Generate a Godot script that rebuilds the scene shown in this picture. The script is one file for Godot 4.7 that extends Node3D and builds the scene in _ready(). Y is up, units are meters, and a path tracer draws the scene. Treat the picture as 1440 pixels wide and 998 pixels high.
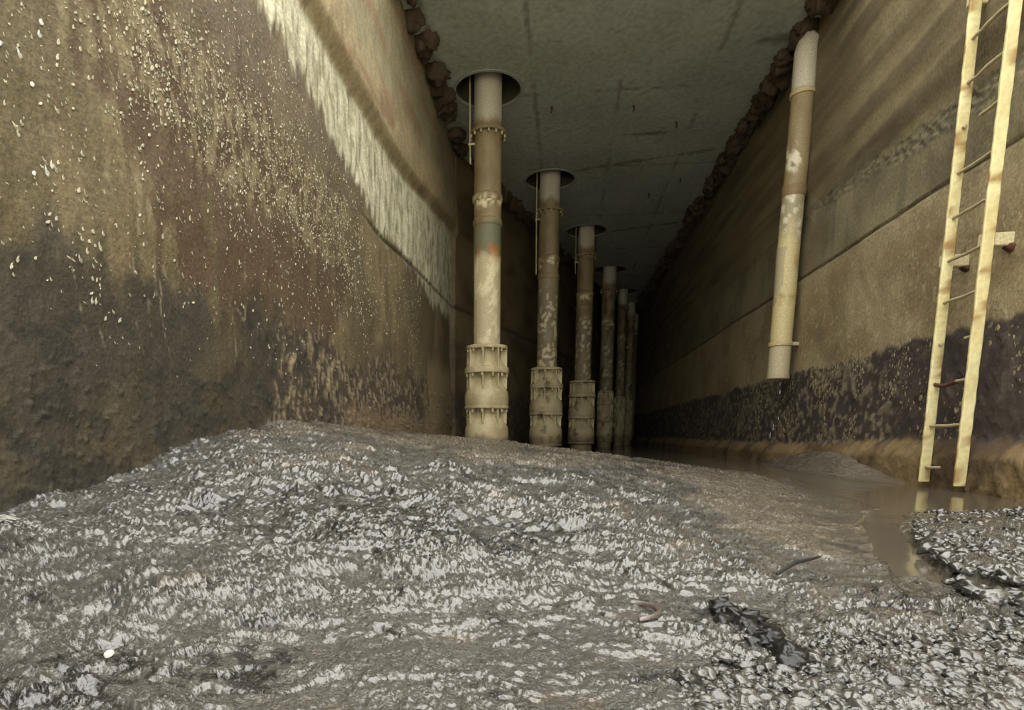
extends Node3D
# A drained pump sump: two concrete walls, a soffit pierced by pump columns, a mound of wet sludge.
# X runs across, H is height above the eye, Z is distance ahead; V() turns them into Godot's axes.

const EYE := 1.0
const CEIL := 4.85
const WATER := -0.41
const FOCAL := 830.0
const PX := 655.0
const PY := 727.3056
const PITCH := 0.1404022
const LA := -1.8
const LB := 0.14
const RA := 2.957
const RB := 0.1646
const LEND := 10.95
const ZEND := 25.4
const ZROOF := 6.6
const ZBACK := -0.8
const PUMPS := [[0.32, 9.2], [1.63, 12.2], [2.92, 15.1], [4.30, 18.5], [5.42, 21.2], [6.28, 23.3]]

var M := {}
var na := FastNoiseLite.new()
var nb := FastNoiseLite.new()
var nc := FastNoiseLite.new()
var nr := FastNoiseLite.new()
var rng := RandomNumberGenerator.new()
var used := {}
var mud_rows := []
var cracks := []
var blobs := []

func V(x: float, h: float, z: float) -> Vector3:
	return Vector3(x, h + EYE, -z)

func c(r: float, g: float, b: float) -> Color:
	return Color(r / 255.0, g / 255.0, b / 255.0).srgb_to_linear()

func dry(k: Color, f := 0.08) -> Color:
	var l := k.get_luminance()
	return k.lerp(Color(l, l, l), f)

func sm(a: float, b: float, x: float) -> float:
	return smoothstep(a, b, x)

func ray(x: float, y: float) -> Vector3:
	var u := (x - PX) / FOCAL
	var v := (PY - y) / FOCAL
	return Vector3(u, -sin(PITCH) + v * cos(PITCH), cos(PITCH) + v * sin(PITCH))

func left_x(z: float) -> float:
	return LA + LB * z

func far_x(z: float) -> float:
	return left_x(LEND) + 0.06 + 0.462 * (z - LEND)

func right_x(z: float) -> float:
	return RA + RB * z

# ---------------------------------------------------------------- nodes
func numbered(called: String) -> String:
	if not used.has(called):
		used[called] = 0
		return called
	used[called] += 1
	return "%s_%03d" % [called, used[called]]

func thing(called: String, label: String, category: String, at: Vector3, group := "") -> Node3D:
	var o := Node3D.new()
	o.name = numbered(called)
	add_child(o)
	o.position = at
	o.set_meta("label", label)
	o.set_meta("category", category)
	if group:
		o.set_meta("group", group)
	return o

func obj(called: String, mesh: Mesh, mat: Material, parent: Node = null) -> MeshInstance3D:
	var o := MeshInstance3D.new()
	o.name = called if parent else numbered(called)
	o.mesh = mesh
	o.material_override = mat
	(parent if parent else self).add_child(o, true)
	return o

func struct(called: String, mesh: Mesh, mat: Material, label: String, category: String) -> MeshInstance3D:
	var o := obj(called, mesh, mat)
	o.set_meta("kind", "structure")
	o.set_meta("label", label)
	o.set_meta("category", category)
	return o

# ---------------------------------------------------------------- meshes
func array_mesh(p: PackedVector3Array, n: PackedVector3Array, idx: PackedInt32Array, col := PackedColorArray()) -> ArrayMesh:
	var a := []
	a.resize(Mesh.ARRAY_MAX)
	a[Mesh.ARRAY_VERTEX] = p
	a[Mesh.ARRAY_NORMAL] = n
	a[Mesh.ARRAY_INDEX] = idx
	if col.size():
		a[Mesh.ARRAY_COLOR] = col
	var m := ArrayMesh.new()
	m.add_surface_from_arrays(Mesh.PRIMITIVE_TRIANGLES, a)
	return m

func grid_mesh(p: PackedVector3Array, nu: int, nv: int, col: PackedColorArray, towards: Vector3, keep := PackedByteArray()) -> ArrayMesh:
	var n := PackedVector3Array()
	n.resize(p.size())
	var s := 1.0
	var mid := (nv / 2) * nu + nu / 2
	if ((p[mid + 1] - p[mid]).cross(p[mid + nu] - p[mid])).dot(towards) < 0.0:
		s = -1.0
	for j in nv:
		var up := mini(j + 1, nv - 1) * nu
		var dn := maxi(j - 1, 0) * nu
		for i in nu:
			var r := mini(i + 1, nu - 1)
			var l := maxi(i - 1, 0)
			n[j * nu + i] = ((p[j * nu + r] - p[j * nu + l]).cross(p[up + i] - p[dn + i]) * s).normalized()
	var idx := PackedInt32Array()
	idx.resize((nu - 1) * (nv - 1) * 6)
	var k := 0
	for j in nv - 1:
		for i in nu - 1:
			var a := j * nu + i
			if keep.size() and keep[a] == 0:
				continue
			var b := a + 1
			var d := a + nu
			var e := d + 1
			if s > 0.0:
				idx[k] = a; idx[k + 1] = d; idx[k + 2] = b
				idx[k + 3] = b; idx[k + 4] = d; idx[k + 5] = e
			else:
				idx[k] = a; idx[k + 1] = b; idx[k + 2] = d
				idx[k + 3] = b; idx[k + 4] = e; idx[k + 5] = d
			k += 6
	idx.resize(k)
	return array_mesh(p, n, idx, col)

func smooth_mesh(p: PackedVector3Array, idx: PackedInt32Array, col := PackedColorArray()) -> ArrayMesh:
	var n := PackedVector3Array()
	n.resize(p.size())
	for k in range(0, idx.size(), 3):
		var f := (p[idx[k + 2]] - p[idx[k]]).cross(p[idx[k + 1]] - p[idx[k]])
		for q in 3:
			n[idx[k + q]] += f
	for i in n.size():
		n[i] = n[i].normalized()
	return array_mesh(p, n, idx, col)

# surface of revolution about y; prof holds (radius, height) from bottom to top
func lathe(prof: Array, seg: int, tint := "", rough := 0.0) -> ArrayMesh:
	var p := PackedVector3Array()
	var col := PackedColorArray()
	var idx := PackedInt32Array()
	var w := seg + 1
	for j in prof.size():
		for i in w:
			var a := TAU * (i % seg) / seg
			var r: float = prof[j].x
			var y: float = prof[j].y
			if rough > 0.0:
				r += rough * na.get_noise_3d(cos(a) * 90.0, y * 260.0, sin(a) * 90.0)
			p.append(Vector3(cos(a) * r, y, sin(a) * r))
			if tint != "":
				col.append(paint(tint, Vector3(cos(a) * r, y, sin(a) * r)))
	for j in prof.size() - 1:
		for i in seg:
			var a := j * w + i
			idx.append_array(PackedInt32Array([a, a + 1, a + w, a + 1, a + w + 1, a + w]))
	var m := smooth_mesh(p, idx, col)
	# weld the seam normals
	var arr := m.surface_get_arrays(0)
	var n: PackedVector3Array = arr[Mesh.ARRAY_NORMAL]
	for j in prof.size():
		var s := (n[j * w] + n[j * w + seg]).normalized()
		n[j * w] = s
		n[j * w + seg] = s
	return array_mesh(p, n, idx, col)

func dense(prof: Array, step: float) -> Array:
	var out := [prof[0]]
	for k in range(1, prof.size()):
		var a: Vector2 = prof[k - 1]
		var b: Vector2 = prof[k]
		var cnt := maxi(1, int(ceil(a.distance_to(b) / step)))
		for q in cnt:
			out.append(a.lerp(b, (q + 1.0) / cnt))
	return out

func ring_profile(r0: float, r1: float, y0: float, y1: float, bev := 0.006) -> Array:
	return [Vector2(r0, y0), Vector2(r1 - bev, y0), Vector2(r1, y0 + bev), Vector2(r1, y1 - bev), Vector2(r1 - bev, y1), Vector2(r0, y1)]

# a chamfered bar of w x h x d, centred
func bar(w: float, h: float, d: float, bev := 0.004) -> ArrayMesh:
	var st := SurfaceTool.new()
	st.begin(Mesh.PRIMITIVE_TRIANGLES)
	var s := Vector3(w, h, d) * 0.5
	bev = minf(bev, minf(s.x, minf(s.y, s.z)) * 0.6)
	var pts := []
	for ax in 3:
		for sg in [-1.0, 1.0]:
			var ring := []
			for q in [[-1, -1], [1, -1], [1, 1], [-1, 1]]:
				var v := Vector3.ZERO
				v[ax] = s[ax] * sg
				v[(ax + 1) % 3] = (s[(ax + 1) % 3] - bev) * q[0]
				v[(ax + 2) % 3] = (s[(ax + 2) % 3] - bev) * q[1]
				ring.append(v)
			pts.append(ring)
			_quad(st, ring[0], ring[1], ring[2], ring[3])
	for ax in 3:
		var bx := (ax + 1) % 3
		var cx := (ax + 2) % 3
		for sb in [-1.0, 1.0]:
			for sc in [-1.0, 1.0]:
				var q := []
				for sa in [-1.0, 1.0]:
					var v := Vector3.ZERO
					v[ax] = (s[ax] - bev) * sa
					v[bx] = s[bx] * sb
					v[cx] = (s[cx] - bev) * sc
					q.append(v)
				for sa in [1.0, -1.0]:
					var v := Vector3.ZERO
					v[ax] = (s[ax] - bev) * sa
					v[bx] = (s[bx] - bev) * sb
					v[cx] = s[cx] * sc
					q.append(v)
				_quad(st, q[0], q[1], q[2], q[3])
	for sa in [-1.0, 1.0]:
		for sb in [-1.0, 1.0]:
			for sc in [-1.0, 1.0]:
				_tri(st, Vector3(s.x * sa, (s.y - bev) * sb, (s.z - bev) * sc), Vector3((s.x - bev) * sa, s.y * sb, (s.z - bev) * sc), Vector3((s.x - bev) * sa, (s.y - bev) * sb, s.z * sc))
	st.generate_normals()
	return st.commit()

func _tri(st: SurfaceTool, a: Vector3, b: Vector3, d: Vector3) -> void:
	st.set_smooth_group(-1)
	var out := (b - a).cross(d - a).dot(a + b + d) > 0.0
	st.add_vertex(a)
	st.add_vertex(d if out else b)
	st.add_vertex(b if out else d)

func _quad(st: SurfaceTool, a: Vector3, b: Vector3, d: Vector3, e: Vector3) -> void:
	_tri(st, a, b, d)
	_tri(st, a, d, e)

# a tube through pts with one radius for each point
func tube(pts: Array, radii: Array, seg := 10, tint := "", open := false) -> ArrayMesh:
	var p := PackedVector3Array()
	var col := PackedColorArray()
	var idx := PackedInt32Array()
	var side := Vector3.RIGHT
	for j in pts.size():
		var t: Vector3 = (pts[mini(j + 1, pts.size() - 1)] - pts[maxi(j - 1, 0)]).normalized()
		if absf(t.dot(side)) > 0.9:
			side = Vector3.FORWARD
		side = (side - t * side.dot(t)).normalized()
		var up := t.cross(side)
		for i in seg:
			var a := TAU * i / seg
			p.append(pts[j] + (side * cos(a) + up * sin(a)) * float(radii[j]))
			if tint != "":
				col.append(paint(tint, p[-1]))
	for j in pts.size() - 1:
		for i in seg:
			var a := j * seg + i
			var b := j * seg + (i + 1) % seg
			idx.append_array(PackedInt32Array([a, a + seg, b, b, a + seg, b + seg]))
	for e in ([pts.size() - 1] if open else [0, pts.size() - 1]):
		var m := p.size()
		p.append(pts[e])
		if tint != "":
			col.append(paint(tint, p[m]))
		for i in seg:
			var a: int = e * seg + i
			var b: int = e * seg + (i + 1) % seg
			idx.append_array(PackedInt32Array([m, a, b] if e == 0 else [m, b, a]))
	return smooth_mesh(p, idx, col)

# a lump: a sphere of rings x seg pushed in and out by noise
func lump(rx: float, ry: float, rz: float, rough: float, freq: float, sd: float, rings := 7, seg := 9) -> ArrayMesh:
	var p := PackedVector3Array()
	var idx := PackedInt32Array()
	for j in rings + 1:
		for i in seg:
			var th := PI * j / rings
			var ph := TAU * i / seg
			var d := Vector3(sin(th) * cos(ph), cos(th), sin(th) * sin(ph))
			var k := 1.0 + rough * na.get_noise_3d(d.x * freq * 100.0 + sd * 37.0, d.y * freq * 100.0, d.z * freq * 100.0 - sd * 19.0) * 2.0
			p.append(Vector3(d.x * rx, d.y * ry, d.z * rz) * k)
	for j in rings:
		for i in seg:
			var a := j * seg + i
			var b := j * seg + (i + 1) % seg
			idx.append_array(PackedInt32Array([a, b, a + seg, b, b + seg, a + seg]))
	return smooth_mesh(p, idx)

func scatter(called: String, mesh: Mesh, mat: Material, xf: Array, parent: Node, cols := []) -> MultiMeshInstance3D:
	var mm := MultiMesh.new()
	mm.transform_format = MultiMesh.TRANSFORM_3D
	mm.use_colors = cols.size() > 0
	mm.mesh = mesh
	mm.instance_count = xf.size()
	for i in xf.size():
		mm.set_instance_transform(i, xf[i])
		if cols.size():
			mm.set_instance_color(i, cols[i])
	var o := MultiMeshInstance3D.new()
	o.name = called if parent else numbered(called)
	o.multimesh = mm
	o.material_override = mat
	o.set_meta("kind", "stuff")
	(parent if parent else self).add_child(o, true)
	return o

# ---------------------------------------------------------------- materials
func noise_tex(freq: float, octaves: int, lo: float, hi: float, size := 512, sd := 1, kind := FastNoiseLite.TYPE_SIMPLEX_SMOOTH, normal := 0.0) -> NoiseTexture2D:
	var n := FastNoiseLite.new()
	n.noise_type = kind
	n.seed = sd
	n.frequency = freq
	n.fractal_octaves = octaves
	n.fractal_gain = 0.55
	var t := NoiseTexture2D.new()
	t.width = size
	t.height = size
	t.seamless = true
	t.noise = n
	if normal > 0.0:
		t.as_normal_map = true
		t.bump_strength = normal
	else:
		var g := Gradient.new()
		g.set_color(0, Color(lo, lo, lo))
		g.set_color(1, Color(hi, hi, hi))
		t.color_ramp = g
	return t

func mat(called: String, col: Color, rough: float, scale: float, alb: Texture2D, nrm: Texture2D, depth := 1.0, vertex := true) -> StandardMaterial3D:
	var m := StandardMaterial3D.new()
	m.resource_name = called
	m.albedo_color = col
	m.roughness = rough
	m.vertex_color_use_as_albedo = vertex
	m.uv1_triplanar = true
	m.uv1_world_triplanar = true
	m.uv1_scale = Vector3.ONE * scale
	m.albedo_texture = alb
	if nrm:
		m.normal_enabled = true
		m.normal_texture = nrm
		m.normal_scale = depth
	M[called] = m
	return m

func make_materials() -> void:
	var grain := noise_tex(0.02, 5, 0.66, 1.0, 1024, 3)
	var pits := noise_tex(0.03, 5, 0, 1, 1024, 5, FastNoiseLite.TYPE_SIMPLEX_SMOOTH, 5.0)
	var fine := noise_tex(0.045, 4, 0, 1, 1024, 9, FastNoiseLite.TYPE_SIMPLEX_SMOOTH, 7.0)
	var soft := noise_tex(0.012, 3, 0, 1, 512, 11, FastNoiseLite.TYPE_SIMPLEX_SMOOTH, 2.0)
	mat("concrete", Color.WHITE, 0.72, 1.3, grain, pits, 0.8)
	mat("soffit", Color.WHITE, 0.85, 0.9, noise_tex(0.02, 4, 0.84, 1.0, 512, 21), pits, 0.35)
	var mud := mat("sludge", Color.WHITE, 0.2, 2.6, grain, fine, 1.5)
	mud.metallic_specular = 0.65
	mud.clearcoat_enabled = true
	mud.clearcoat = 1.0
	mud.clearcoat_roughness = 0.04
	var clod := mat("clod", Color.WHITE, 0.18, 5.0, grain, fine, 0.8)
	clod.metallic_specular = 0.7
	clod.clearcoat_enabled = true
	clod.clearcoat = 0.6
	clod.clearcoat_roughness = 0.06
	mat("cast", Color.WHITE, 0.6, 2.5, grain, pits, 0.5)
	mat("paint", Color.WHITE, 0.5, 2.0, noise_tex(0.02, 4, 0.86, 1.0, 512, 27), pits, 0.4)
	mat("foam", c(82, 66, 46).linear_to_srgb(), 0.9, 3.0, grain, pits, 1.2, false)
	mat("shellwhite", Color.WHITE, 0.55, 9.0, grain, null, 1.0, true)
	mat("rust", c(96, 58, 38).linear_to_srgb(), 0.9, 6.0, grain, pits, 1.0, false)
	mat("rung", c(196, 182, 142).linear_to_srgb(), 0.6, 6.0, grain, pits, 0.6, false)
	mat("dark", c(40, 36, 30).linear_to_srgb(), 0.7, 6.0, grain, null, 1.0, false)
	var water := mat("silt_water", c(88, 81, 68).linear_to_srgb(), 0.12, 0.35, null, soft, 0.18, false)
	water.metallic_specular = 0.5
	var drop := StandardMaterial3D.new()
	drop.resource_name = "drop"
	drop.albedo_color = Color(0.95, 0.97, 1.0, 0.15)
	drop.roughness = 0.02
	drop.transparency = BaseMaterial3D.TRANSPARENCY_ALPHA
	drop.refraction_enabled = true
	drop.refraction_scale = 0.033
	M.drop = drop

# ---------------------------------------------------------------- walls
func ledge_left(z: float) -> float:
	return 2.93 + 0.55 * sm(5.5, 11.5, z) * sm(4.0, 11.0, z)

func col_left(z: float, h: float) -> Color:
	var streak := na.get_noise_2d(z * 700.0, h * 60.0)
	var blot := nb.get_noise_2d(z * 110.0, h * 110.0)
	var fine := na.get_noise_2d(z * 900.0 + 90.0, h * 420.0)
	var fleck := nb.get_noise_2d(z * 1500.0, h * 520.0 + 300.0)
	var hh := h + streak * 0.10 + blot * 0.10
	var le := ledge_left(z)
	var lb := 2.52 - 0.42 * sm(4.2, 6.8, z) - 0.1 * sm(7.0, 10.0, z)
	# one olive-tan concrete, with a rust bloom and streaks that have outlines of their own
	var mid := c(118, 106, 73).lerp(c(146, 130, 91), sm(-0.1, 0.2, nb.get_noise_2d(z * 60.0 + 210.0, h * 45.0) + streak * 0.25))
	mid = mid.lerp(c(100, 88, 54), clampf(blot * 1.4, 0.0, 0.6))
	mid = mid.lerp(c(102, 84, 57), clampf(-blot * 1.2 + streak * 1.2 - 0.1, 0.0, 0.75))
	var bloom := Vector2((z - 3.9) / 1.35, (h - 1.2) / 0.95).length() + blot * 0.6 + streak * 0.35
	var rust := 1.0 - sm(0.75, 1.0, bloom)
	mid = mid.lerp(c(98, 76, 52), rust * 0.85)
	var col := mid
	# wet slime below
	var slime := c(74, 68, 52).lerp(c(98, 85, 57), clampf(blot * 1.6 + 0.25, 0.0, 1.0))
	slime = slime.lerp(c(60, 55, 43), sm(0.0, 0.12, nb.get_noise_2d(z * 260.0 + 610.0, h * 420.0) - h * 0.5) * 0.8)
	var stain := c(88, 76, 63).lerp(c(158, 142, 108), sm(0.02, 0.3, fleck + fine * 0.5))
	stain = stain.lerp(c(66, 56, 48), sm(0.15, 0.5, blot) * 0.8)
	var low := slime.lerp(stain, sm(3.9, 4.3, z + blot * 1.2 + streak * 0.4))
	col = low.lerp(col, sm(0.55, 0.85, hh + blot * 0.25 + fine * 0.08))
	# a foot of ochre above the sludge at the end of the stained stretch
	col = col.lerp(c(140, 119, 90), sm(0.28, 0.16, hh) * sm(5.0, 5.6, z))
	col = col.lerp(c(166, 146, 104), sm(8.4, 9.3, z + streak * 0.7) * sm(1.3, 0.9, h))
	# encrusted fringe under the pale band
	var crust := sm(1.3, 1.45, hh) * (1.0 - sm(1.85, 2.0, hh)) * sm(0.0, 0.3, 1.3 - bloom)
	col = col.lerp(c(156, 142, 102), crust * sm(-0.05, 0.25, fleck + fine) * 0.75)
	col = col.lerp(c(122, 108, 86), sm(1.9, 2.2, hh) * sm(-0.2, 0.1, 0.35 - absf(z - 3.8) * 0.25 + blot) * 0.7)
	# pale washed band
	var pale := c(232, 228, 192).lerp(c(190, 185, 146), clampf(fine * 1.3 + 0.3, 0.0, 1.0))
	var drip := na.get_noise_2d(z * 2600.0, h * 130.0)
	col = col.lerp(pale, sm(lb - 0.05, lb + 0.05, hh + drip * 0.10) * (1.0 - 0.55 * sm(0.15, 0.5, drip + fine * 0.4)))
	# concrete above the lift joint
	var up := c(184, 166, 122).lerp(c(168, 158, 118), sm(0.3, 0.7, h - le))
	up = up.lerp(c(160, 122, 90), sm(0.1, 0.5, nb.get_noise_2d(z * 60.0, h * 220.0 + 900.0)) * 0.7)
	up = up.lerp(c(134, 122, 88), clampf(fine, 0.0, 0.6))
	col = col.lerp(up, sm(le - 0.02, le + 0.05, h))
	# pale trickles of lime
	var flow := absf(nb.get_noise_2d(z * 95.0 + h * 30.0 + 77.0, h * 26.0 - z * 40.0))
	col = col.lerp(c(168, 156, 122), (1.0 - sm(0.006, 0.022, flow + absf(fine) * 0.02)) * sm(0.3, 0.45, h) * (1.0 - sm(1.0, 1.2, h)) * sm(-0.1, 0.2, fleck) * 0.7)
	# joint line
	var mj := 2.05 + 0.2 * sm(6.0, 11.0, z)
	col = col.lerp(c(80, 70, 48), (1.0 - sm(0.01, 0.035, absf(h - mj + streak * 0.02))) * sm(5.6, 6.6, z) * 0.7)
	# a splash of lime beside the mouth
	var sp := Vector2((z - 1.97) * 1.2, (h - 1.16) * 0.8).length() + fine * 0.05 + blot * 0.05
	col = col.lerp(c(222, 218, 196), 1.0 - sm(0.045, 0.07, sp))
	return dry(col)

func relief_left(z: float, h: float) -> float:
	var le := ledge_left(z)
	var d := 0.012 * nb.get_noise_2d(z * 140.0, h * 140.0) + 0.006 * na.get_noise_2d(z * 500.0, h * 260.0)
	d += 0.05 * nb.get_noise_2d(z * 25.0, h * 25.0)
	var lb := 2.52 - 0.42 * sm(4.2, 6.8, z)
	d += 0.018 * sm(lb - 0.05, lb + 0.1, h) * absf(na.get_noise_2d(z * 800.0, h * 90.0)) * 2.0 * (1.0 - sm(le - 0.1, le, h))
	# rounded lip above the lift joint
	d += 0.10 * sm(le - 0.01, le + 0.16, h) - 0.05 * sm(le + 0.3, le + 0.9, h)
	# crumbly scale on the stained foot
	var fl := nb.get_noise_2d(z * 1500.0, h * 520.0 + 300.0)
	d += 0.012 * sm(0.0, 0.4, fl) * (1.0 - sm(0.6, 0.9, h)) * sm(3.2, 4.4, z)
	# lumps of sludge stuck low down near the mouth
	d += 0.008 * sm(0.2, 0.55, nb.get_noise_2d(z * 1300.0 + 500.0, h * 1900.0)) * (1.0 - sm(0.1, 0.5, h))
	var mj := 2.05 + 0.2 * sm(6.0, 11.0, z)
	d -= 0.02 * (1.0 - sm(0.008, 0.03, absf(h - mj))) * sm(5.6, 6.6, z)
	return d

func build_left() -> void:
	var zs := [ZBACK, 0.0, 0.6, 1.1]
	var z := 1.4
	while z < LEND:
		zs.append(z)
		z += 0.0075 * pow(maxf(z, 1.8) / 2.0, 1.45)
	zs.append(LEND)
	var hs := []
	var h := -1.0
	while h < CEIL + 0.08:
		hs.append(h)
		h += 0.05 if h < -0.4 else 0.0095 if h < 1.5 else 0.016 if h < 3.4 else 0.03
	var p := PackedVector3Array()
	var col := PackedColorArray()
	for hv in hs:
		for zv in zs:
			p.append(V(left_x(zv) + relief_left(zv, hv), hv, zv))
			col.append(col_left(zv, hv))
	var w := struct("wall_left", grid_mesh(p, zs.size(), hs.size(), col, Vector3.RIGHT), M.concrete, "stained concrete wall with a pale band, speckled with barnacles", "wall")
	core(w, V(left_x(ZBACK) - 0.35, 1.95, ZBACK), V(left_x(LEND) - 0.35, 1.95, LEND))
	barnacles(w)
	build_far()

# the mass of concrete behind a wall's face
func core(w: Node, a: Vector3, b: Vector3) -> void:
	var o := obj("wall_core", bar(0.5, 6.2, a.distance_to(b), 0.01), M.rough_core, w)
	o.position = (a + b) / 2.0
	o.rotation.y = atan2(b.x - a.x, b.z - a.z)

func barnacles(w: Node) -> void:
	var dome := lump(0.5, 0.4, 0.5, 0.55, 1.3, 2.0, 5, 7)
	rng.seed = 71
	var list := []
	var tries := 0
	while list.size() < 7000 and tries < 60000:
		tries += 1
		var z := 1.5 + 7.0 * pow(rng.randf(), 1.7)
		var h := rng.randf_range(-0.1, 2.75)
		var lb := 2.52 - 0.42 * sm(4.2, 6.8, z)
		var dens := 0.10 + 0.07 * (1.0 - sm(2.6, 3.4, z)) * sm(0.3, 0.8, h)
		dens += 1.1 * sm(1.3, 1.5, h) * (1.0 - sm(1.85, 2.05, h)) * sm(2.3, 2.9, z) * (1.0 - sm(5.0, 6.0, z))
		dens += 0.35 * sm(0.8, 1.4, h) * (1.0 - sm(lb - 0.3, lb - 0.05, h)) * sm(2.9, 3.6, z)
		dens *= sm(0.2, 0.8, h + nb.get_noise_2d(z * 150.0, h * 150.0) * 0.6)
		dens *= 0.45 + 1.2 * clampf(nb.get_noise_2d(z * 260.0 + 70.0, h * 260.0) + 0.35, 0.0, 1.0)
		if h > lb - 0.02:
			dens *= 0.15
		if z > 6.2:
			dens *= 0.5
		if rng.randf() > dens:
			continue
		var big := 0.0055 + 0.011 * pow(rng.randf(), 2.6)
		if z < 2.9:
			big *= 1.15
		list.append([big, z, h])
	# a few cemented clusters beside the mouth
	for q in 26:
		var a := rng.randf() * TAU
		var r := 0.07 * sqrt(rng.randf())
		list.append([rng.randf_range(0.012, 0.028), 2.0 + cos(a) * r * 0.8, 1.19 + sin(a) * r])
	list.sort_custom(func(a, b): return a[0] / a[1] > b[0] / b[1])
	var xf := []
	var tn := []
	for k in list.size():
		var b: Array = list[k]
		var z: float = b[1]
		var h: float = b[2]
		var s: float = b[0]
		var n := Vector3(1, 0, LB).normalized()
		var bas := Basis(Vector3(0, 1, 0).cross(n), n, Vector3(0, 1, 0)).orthonormalized()
		bas = bas.rotated(n, rng.randf_range(-1.2, 1.2))
		bas = bas.scaled_local(Vector3(s * rng.randf_range(0.7, 1.2), s * rng.randf_range(0.5, 1.0), s * rng.randf_range(0.9, 1.9)))
		var at := V(left_x(z) + relief_left(z, h), h, z)
		var t := Transform3D(bas, at)
		if k < 240:
			var o := obj("barnacle", dome, M.barnacle, w)
			o.transform = t
		else:
			xf.append(t)
			var g := rng.randf_range(0.6, 1.0)
			tn.append(c(206, 200, 172) * Color(g, g, g * 0.96))
	scatter("barnacle_crust", dome, M.shellwhite, xf, w, tn)

func build_far() -> void:
	var nu := 130
	var nv := 190
	var p := PackedVector3Array()
	var col := PackedColorArray()
	for j in nv:
		var h := lerpf(-1.0, CEIL + 0.08, j / (nv - 1.0))
		for i in nu:
			var z := LEND + (ZEND + 0.3 - LEND) * pow(i / (nu - 1.0), 1.3)
			var d := 0.02 * nb.get_noise_2d(z * 100.0, h * 100.0) + 0.01 * na.get_noise_2d(z * 300.0, h * 300.0)
			d += 0.05 * sm(3.4, 3.5, h) * (1.0 - 0.6 * sm(3.5, 4.2, h))
			d -= 0.03 * (1.0 - sm(0.01, 0.04, absf(h - 2.25)))
			if i == 0:
				d -= 0.14
			p.append(V(far_x(z) + d, h, z))
			var b := nb.get_noise_2d(z * 90.0 + 40.0, h * 130.0)
			var k := c(128, 112, 76).lerp(c(92, 78, 54), clampf(b * 1.6 + 0.3, 0, 1))
			var fk := na.get_noise_2d(z * 300.0, h * 420.0 + 60.0)
			k = k.lerp(c(84, 72, 58), (1.0 - sm(0.74, 0.80, h + b * 0.12)) * sm(-0.35, -0.1, fk))
			k = k.lerp(c(62, 52, 38), (1.0 - sm(0.015, 0.05, absf(h - 2.25))) * 0.7)
			col.append(dry(k))
	var w := struct("wall_left_far", grid_mesh(p, nu, nv, col, Vector3.RIGHT), M.concrete, "brown concrete wall running on behind the row of pump columns", "wall")
	core(w, V(far_x(LEND) - 0.42, 1.95, LEND), V(far_x(ZEND + 0.3) - 0.42, 1.95, ZEND + 0.3))

func col_right(z: float, h: float) -> Color:
	var streak := na.get_noise_2d(z * 420.0 + 50.0, h * 70.0)
	var bands := na.get_noise_2d(z * 26.0 + h * 14.0, h * 330.0 + 700.0)
	var blot := nb.get_noise_2d(z * 90.0 + 33.0, h * 110.0)
	var fine := na.get_noise_2d(z * 500.0 + 90.0, h * 420.0 + 11.0)
	var fleck := nb.get_noise_2d(z * 900.0 + 400.0, h * 620.0 + 300.0)
	var hh := h + streak * 0.05 + blot * 0.05
	var tan := c(172, 155, 114).lerp(c(146, 126, 88), clampf(blot * 1.5 + 0.3, 0.0, 1.0))
	tan = tan.lerp(c(198, 186, 144), sm(0.28, 0.5, fleck) * 0.5)
	var dark := c(72, 63, 57).lerp(c(92, 82, 72), clampf(fine + 0.2, 0.0, 1.0))
	var flake := sm(0.02, 0.3, fleck + fine * 0.35 + blot * 0.35) * sm(5.0, 5.8, z + blot * 0.5)
	dark = dark.lerp(c(150, 138, 108), flake * 0.85)
	dark = dark.lerp(c(120, 106, 92), sm(0.2, 0.5, blot) * 0.4)
	var ochre := c(146, 122, 78).lerp(c(92, 72, 46), clampf(blot * 2.0 + fine * 0.8 + 0.25, 0.0, 1.0))
	var mid := c(150, 140, 104).lerp(c(120, 108, 78), clampf(blot * 1.6 + 0.35, 0.0, 1.0))
	mid = mid.lerp(c(104, 100, 76), sm(0.1, 0.5, streak) * 0.5)
	var top := c(140, 126, 88).lerp(c(104, 91, 60), clampf(bands * 1.5 + 0.4, 0.0, 1.0))
	top = top.lerp(c(124, 108, 72), clampf(blot + 0.2, 0.0, 0.7))
	var bb := -0.03 - 0.08 * sm(4.0, 8.5, z)
	var col := ochre.lerp(dark, sm(bb - 0.03, bb + 0.02, hh))
	col = col.lerp(tan, sm(0.74, 0.79, hh))
	col = col.lerp(mid, sm(1.9, 1.98, h + blot * 0.03))
	var rl := 2.42 + 0.24 * sm(4.6, 7.5, z)
	col = col.lerp(top, sm(rl - 0.03, rl + 0.10, h + fine * 0.06))
	col = col.lerp(c(104, 101, 78), (1.0 - sm(0.0, 0.16, absf(h - rl + fine * 0.12 + blot * 0.1))) * 0.55 * (1.0 - sm(7.5, 9.0, z)))
	col = col.lerp(c(84, 72, 50), (1.0 - sm(0.006, 0.022, absf(h - 1.94 + streak * 0.015))) * 0.8)
	return dry(col)

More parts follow.
